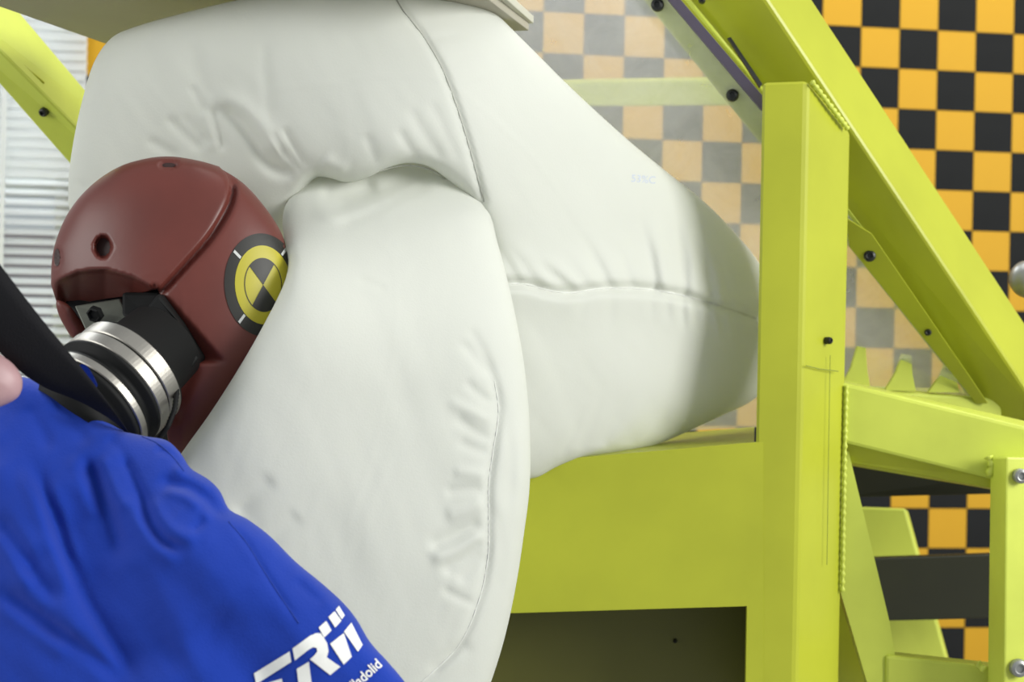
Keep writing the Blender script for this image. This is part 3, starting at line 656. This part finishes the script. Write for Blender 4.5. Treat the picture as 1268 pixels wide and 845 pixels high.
# shirt
foldsS = [
 ([(70, 600), (110, 690), (150, 770), (200, 860)], -26, 34, 'ridge'), ([(170, 620), (260, 690), (350, 760), (450, 850)], 16, 40, 'ridge'), ([(-20, 560), (20, 640), (50, 700)], 12, 26, 'ridge'),
 ([(110, 560), (130, 640), (160, 700)], -14, 18, 'ridge'), ([(250, 760), (300, 820), (330, 870)], -12, 30, 'ridge'),
 ([(35, 560), (58, 615), (80, 680), (105, 740), (140, 800), (180, 860)], -14, 9, 'ridge'), ([(22, 575), (46, 625), (66, 680), (90, 740)], 10, 9, 'ridge'), ([(60, 590), (78, 640), (98, 700)], 5, 8, 'ridge'),
 ([(104, 560), (118, 600), (136, 640), (150, 690)], -10, 8, 'ridge'), ([(88, 560), (104, 610), (122, 650)], 7, 8, 'ridge'), ([(124, 560), (140, 600), (160, 636)], 8, 8, 'ridge'),
 ([(150, 560), (164, 590), (176, 618), (184, 644), (206, 672), (240, 684)], -13, 7, 'ridge'), ([(160, 612), (170, 645), (192, 678), (226, 700)], 7, 9, 'ridge'), ([(188, 612), (200, 640), (222, 662), (250, 668)], 8, 8, 'ridge'),
 ([(196, 586), (212, 600), (240, 606), (272, 632), (290, 640)], -14, 8, 'ridge'), ([(200, 608), (226, 613), (248, 630), (258, 650)], 9, 6, 'ridge'), ([(212, 575), (236, 588), (262, 610)], 8, 9, 'ridge'),
 ([(246, 622), (250, 645), (236, 660)], -6, 5, 'ridge'),
 ([(-10, 630), (20, 672), (45, 712), (80, 752)], -11, 9, 'ridge'), ([(-10, 655), (15, 695), (40, 732)], 7, 9, 'ridge'),
 ([(-10, 722), (40, 760), (85, 792), (130, 826), (170, 860)], -12, 9, 'ridge'), ([(-10, 745), (40, 782), (90, 818)], 6, 9, 'ridge'), ([(0, 700), (50, 740), (110, 790)], 5, 12, 'ridge'),
 ([(100, 690), (135, 770), (175, 835)], -8, 14, 'ridge'), ([(170, 690), (190, 770), (230, 840)], -6, 16, 'ridge'),
 ([(283, 646), (305, 672), (326, 706), (348, 740), (370, 772)], -4, 3.5, 'ridge'),
 ([(240, 700), (280, 725), (330, 770)], 4, 18, 'ridge'), ([(365, 715), (385, 735), (405, 748)], -4, 6, 'ridge'), ([(200, 700), (240, 750), (270, 820)], -4, 18, 'ridge'),
 ([(60, 500), (90, 520), (110, 555)], -5, 8, 'ridge'), ([(30, 500), (50, 530), (62, 560)], -5, 8, 'ridge'), ([(130, 540), (150, 560), (160, 585)], -5, 6, 'ridge'),
 ([(190, 556), (210, 562), (226, 580)], -6, 4, 'ridge'), ([(205, 550), (222, 560), (236, 578)], 5, 5, 'ridge'),
]
shO = [(-120, 520), (-40, 505), (0, 492), (14, 474), (28, 467), (60, 478), (90, 488), (118, 506), (150, 532), (178, 540), (207, 546), (224, 562), (236, 580), (258, 594), (272, 608), (284, 631), (306, 643), (334, 664), (365, 695), (400, 724), (425, 747), (442, 768), (458, 795), (482, 822), (502, 846), (530, 890), (500, 950), (420, 1010), (200, 1030), (-120, 1030)]
shirt = Body(shO, [(0, 500, 1.36), (150, 540, 1.37), (250, 590, 1.34), (-100, 800, 1.30), (150, 800, 1.28), (480, 830, 1.30), (300, 1000, 1.27)], fat=.62, cap=95, folds=foldsS, back=.9, extra=lambda p, n1=vnoise(23, 46, 1.0, 2.2), n2=vnoise(25, 20, .9, 2.6), n3=vnoise(28, 8, 2.2, 2.): 4.5 * n1(p) + 1.6 * n2(p) + .4 * n3(p))
shirt.amp_k, shirt.wid_k = .85, 1.15
sh = obj('t_shirt', body_mesh(shirt, step=4.2), SHIRT, du, True, label='blue cotton T-shirt')
seam_line('sleeve_seam', shirt, [(283, 646), (305, 672), (326, 706), (348, 740), (370, 772)], STITCH, sh, .0006)
seam_line('collar_seam', shirt, [(176, 541), (196, 550), (214, 566), (228, 584)], STITCH, sh, .0006)
def zl(pts): return [(290 + x / 5.513, 730 + y / 5.513) for x, y in pts]
LG = [[(135, 575), (378, 425), (390, 497), (228, 600), (150, 650)],
      [(228, 640), (325, 610), (345, 720), (250, 740)],
      [(398, 405), (460, 360), (520, 317), (560, 300), (590, 302), (612, 330), (636, 372), (644, 425), (632, 465), (725, 530), (655, 587), (517, 478), (545, 455), (568, 425), (562, 402), (540, 395), (510, 412), (414, 487)],
      [(427, 545), (510, 495), (528, 640), (535, 720), (450, 740)],
      [(577, 262), (628, 216), (665, 282), (615, 330)], [(643, 190), (685, 150), (733, 215), (690, 262)], [(693, 140), (715, 113), (755, 178), (735, 205)],
      [(655, 373), (748, 300), (803, 462), (748, 515)], [(750, 290), (800, 228), (877, 380), (845, 427)]]
for k, g in enumerate(LG): decal('printed_logo', shirt, zl(g), PRINT, sh, off=.0012, step=3)
text_on('printed_lettering', shirt, 'Valladolid', 428, 866, 18.5, math.radians(42), PRINT, sh, off=.0014, bold=.015, stretch=.86)
# scrap of collar between belt and neck
cl = Body([(98, 452), (106, 452), (116, 466), (121, 479), (114, 481), (104, 468)], [(90, 450, 1.315), (130, 450, 1.325), (110, 480, 1.33)], fat=.5)
obj('collar_edge', body_mesh(cl, step=3.), SHIRT, sh, True)
# pale vinyl lump at the left edge
pk = Body([(-60, 430), (-20, 432), (2, 440), (20, 455), (28, 472), (24, 490), (10, 500), (-10, 506), (-60, 500)], [(-50, 430, 1.27), (30, 430, 1.29), (0, 500, 1.28)], fat=.7)
obj('shoulder_flesh', body_mesh(pk, step=4.), PINK, du, True, label='pinkish vinyl shoulder flesh at the left edge')

# belt webbing across the shoulder
bt = thing('seat_belt', 'black seat belt webbing running across the dummy shoulder below its head', 'seat belt', P(60, 440, 1.24))
up = smooth_closed([(-70, 228), (-20, 300), (14, 346), (54, 398), (82, 432), (120, 480), (160, 536), (170, 552)], 6., False)
dn = smooth_closed([(-90, 355), (-40, 400), (0, 437), (27, 462), (57, 481), (85, 492), (109, 503), (152, 532), (160, 556)], 6., False)
n = 60; u_ = np.linspace(0, 1, n)
def rs(c):
    s_ = np.concatenate([[0], np.cumsum(np.hypot(*np.diff(c, axis=0).T))]); s_ /= s_[-1]
    return np.stack([np.interp(u_, s_, c[:, 0]), np.interp(u_, s_, c[:, 1])], 1)
a, c = rs(up), rs(dn); b = bmesh.new(); gr = []
for layer in (0, .0016):
    rows = []
    for i in range(n):
        rows.append([b.verts.new(P(*(a[i] * (1 - k / 4) + c[i] * k / 4), 1.21 + .13 * u_[i] + .09 * max(0, (u_[i] - .88) / .12)**2 + .02 * k / 4 - .004 * math.sin(k / 4 * math.pi) + layer)) for k in range(5)])
    gr.append(rows)
for i in range(n - 1):
    for k in range(4):
        b.faces.new([gr[0][i][k], gr[0][i][k + 1], gr[0][i + 1][k + 1], gr[0][i + 1][k]]); b.faces.new([gr[1][i][k], gr[1][i + 1][k], gr[1][i + 1][k + 1], gr[1][i][k + 1]])
    for k in (0, 4): b.faces.new([gr[0][i][k], gr[0][i + 1][k], gr[1][i + 1][k], gr[1][i][k]])
for i in (0, n - 1):
    for k in range(4): b.faces.new([gr[0][i][k], gr[0][i][k + 1], gr[1][i][k + 1], gr[1][i][k]])
obj('webbing', b, WEB, bt, True)
bpy.context.view_layer.update()
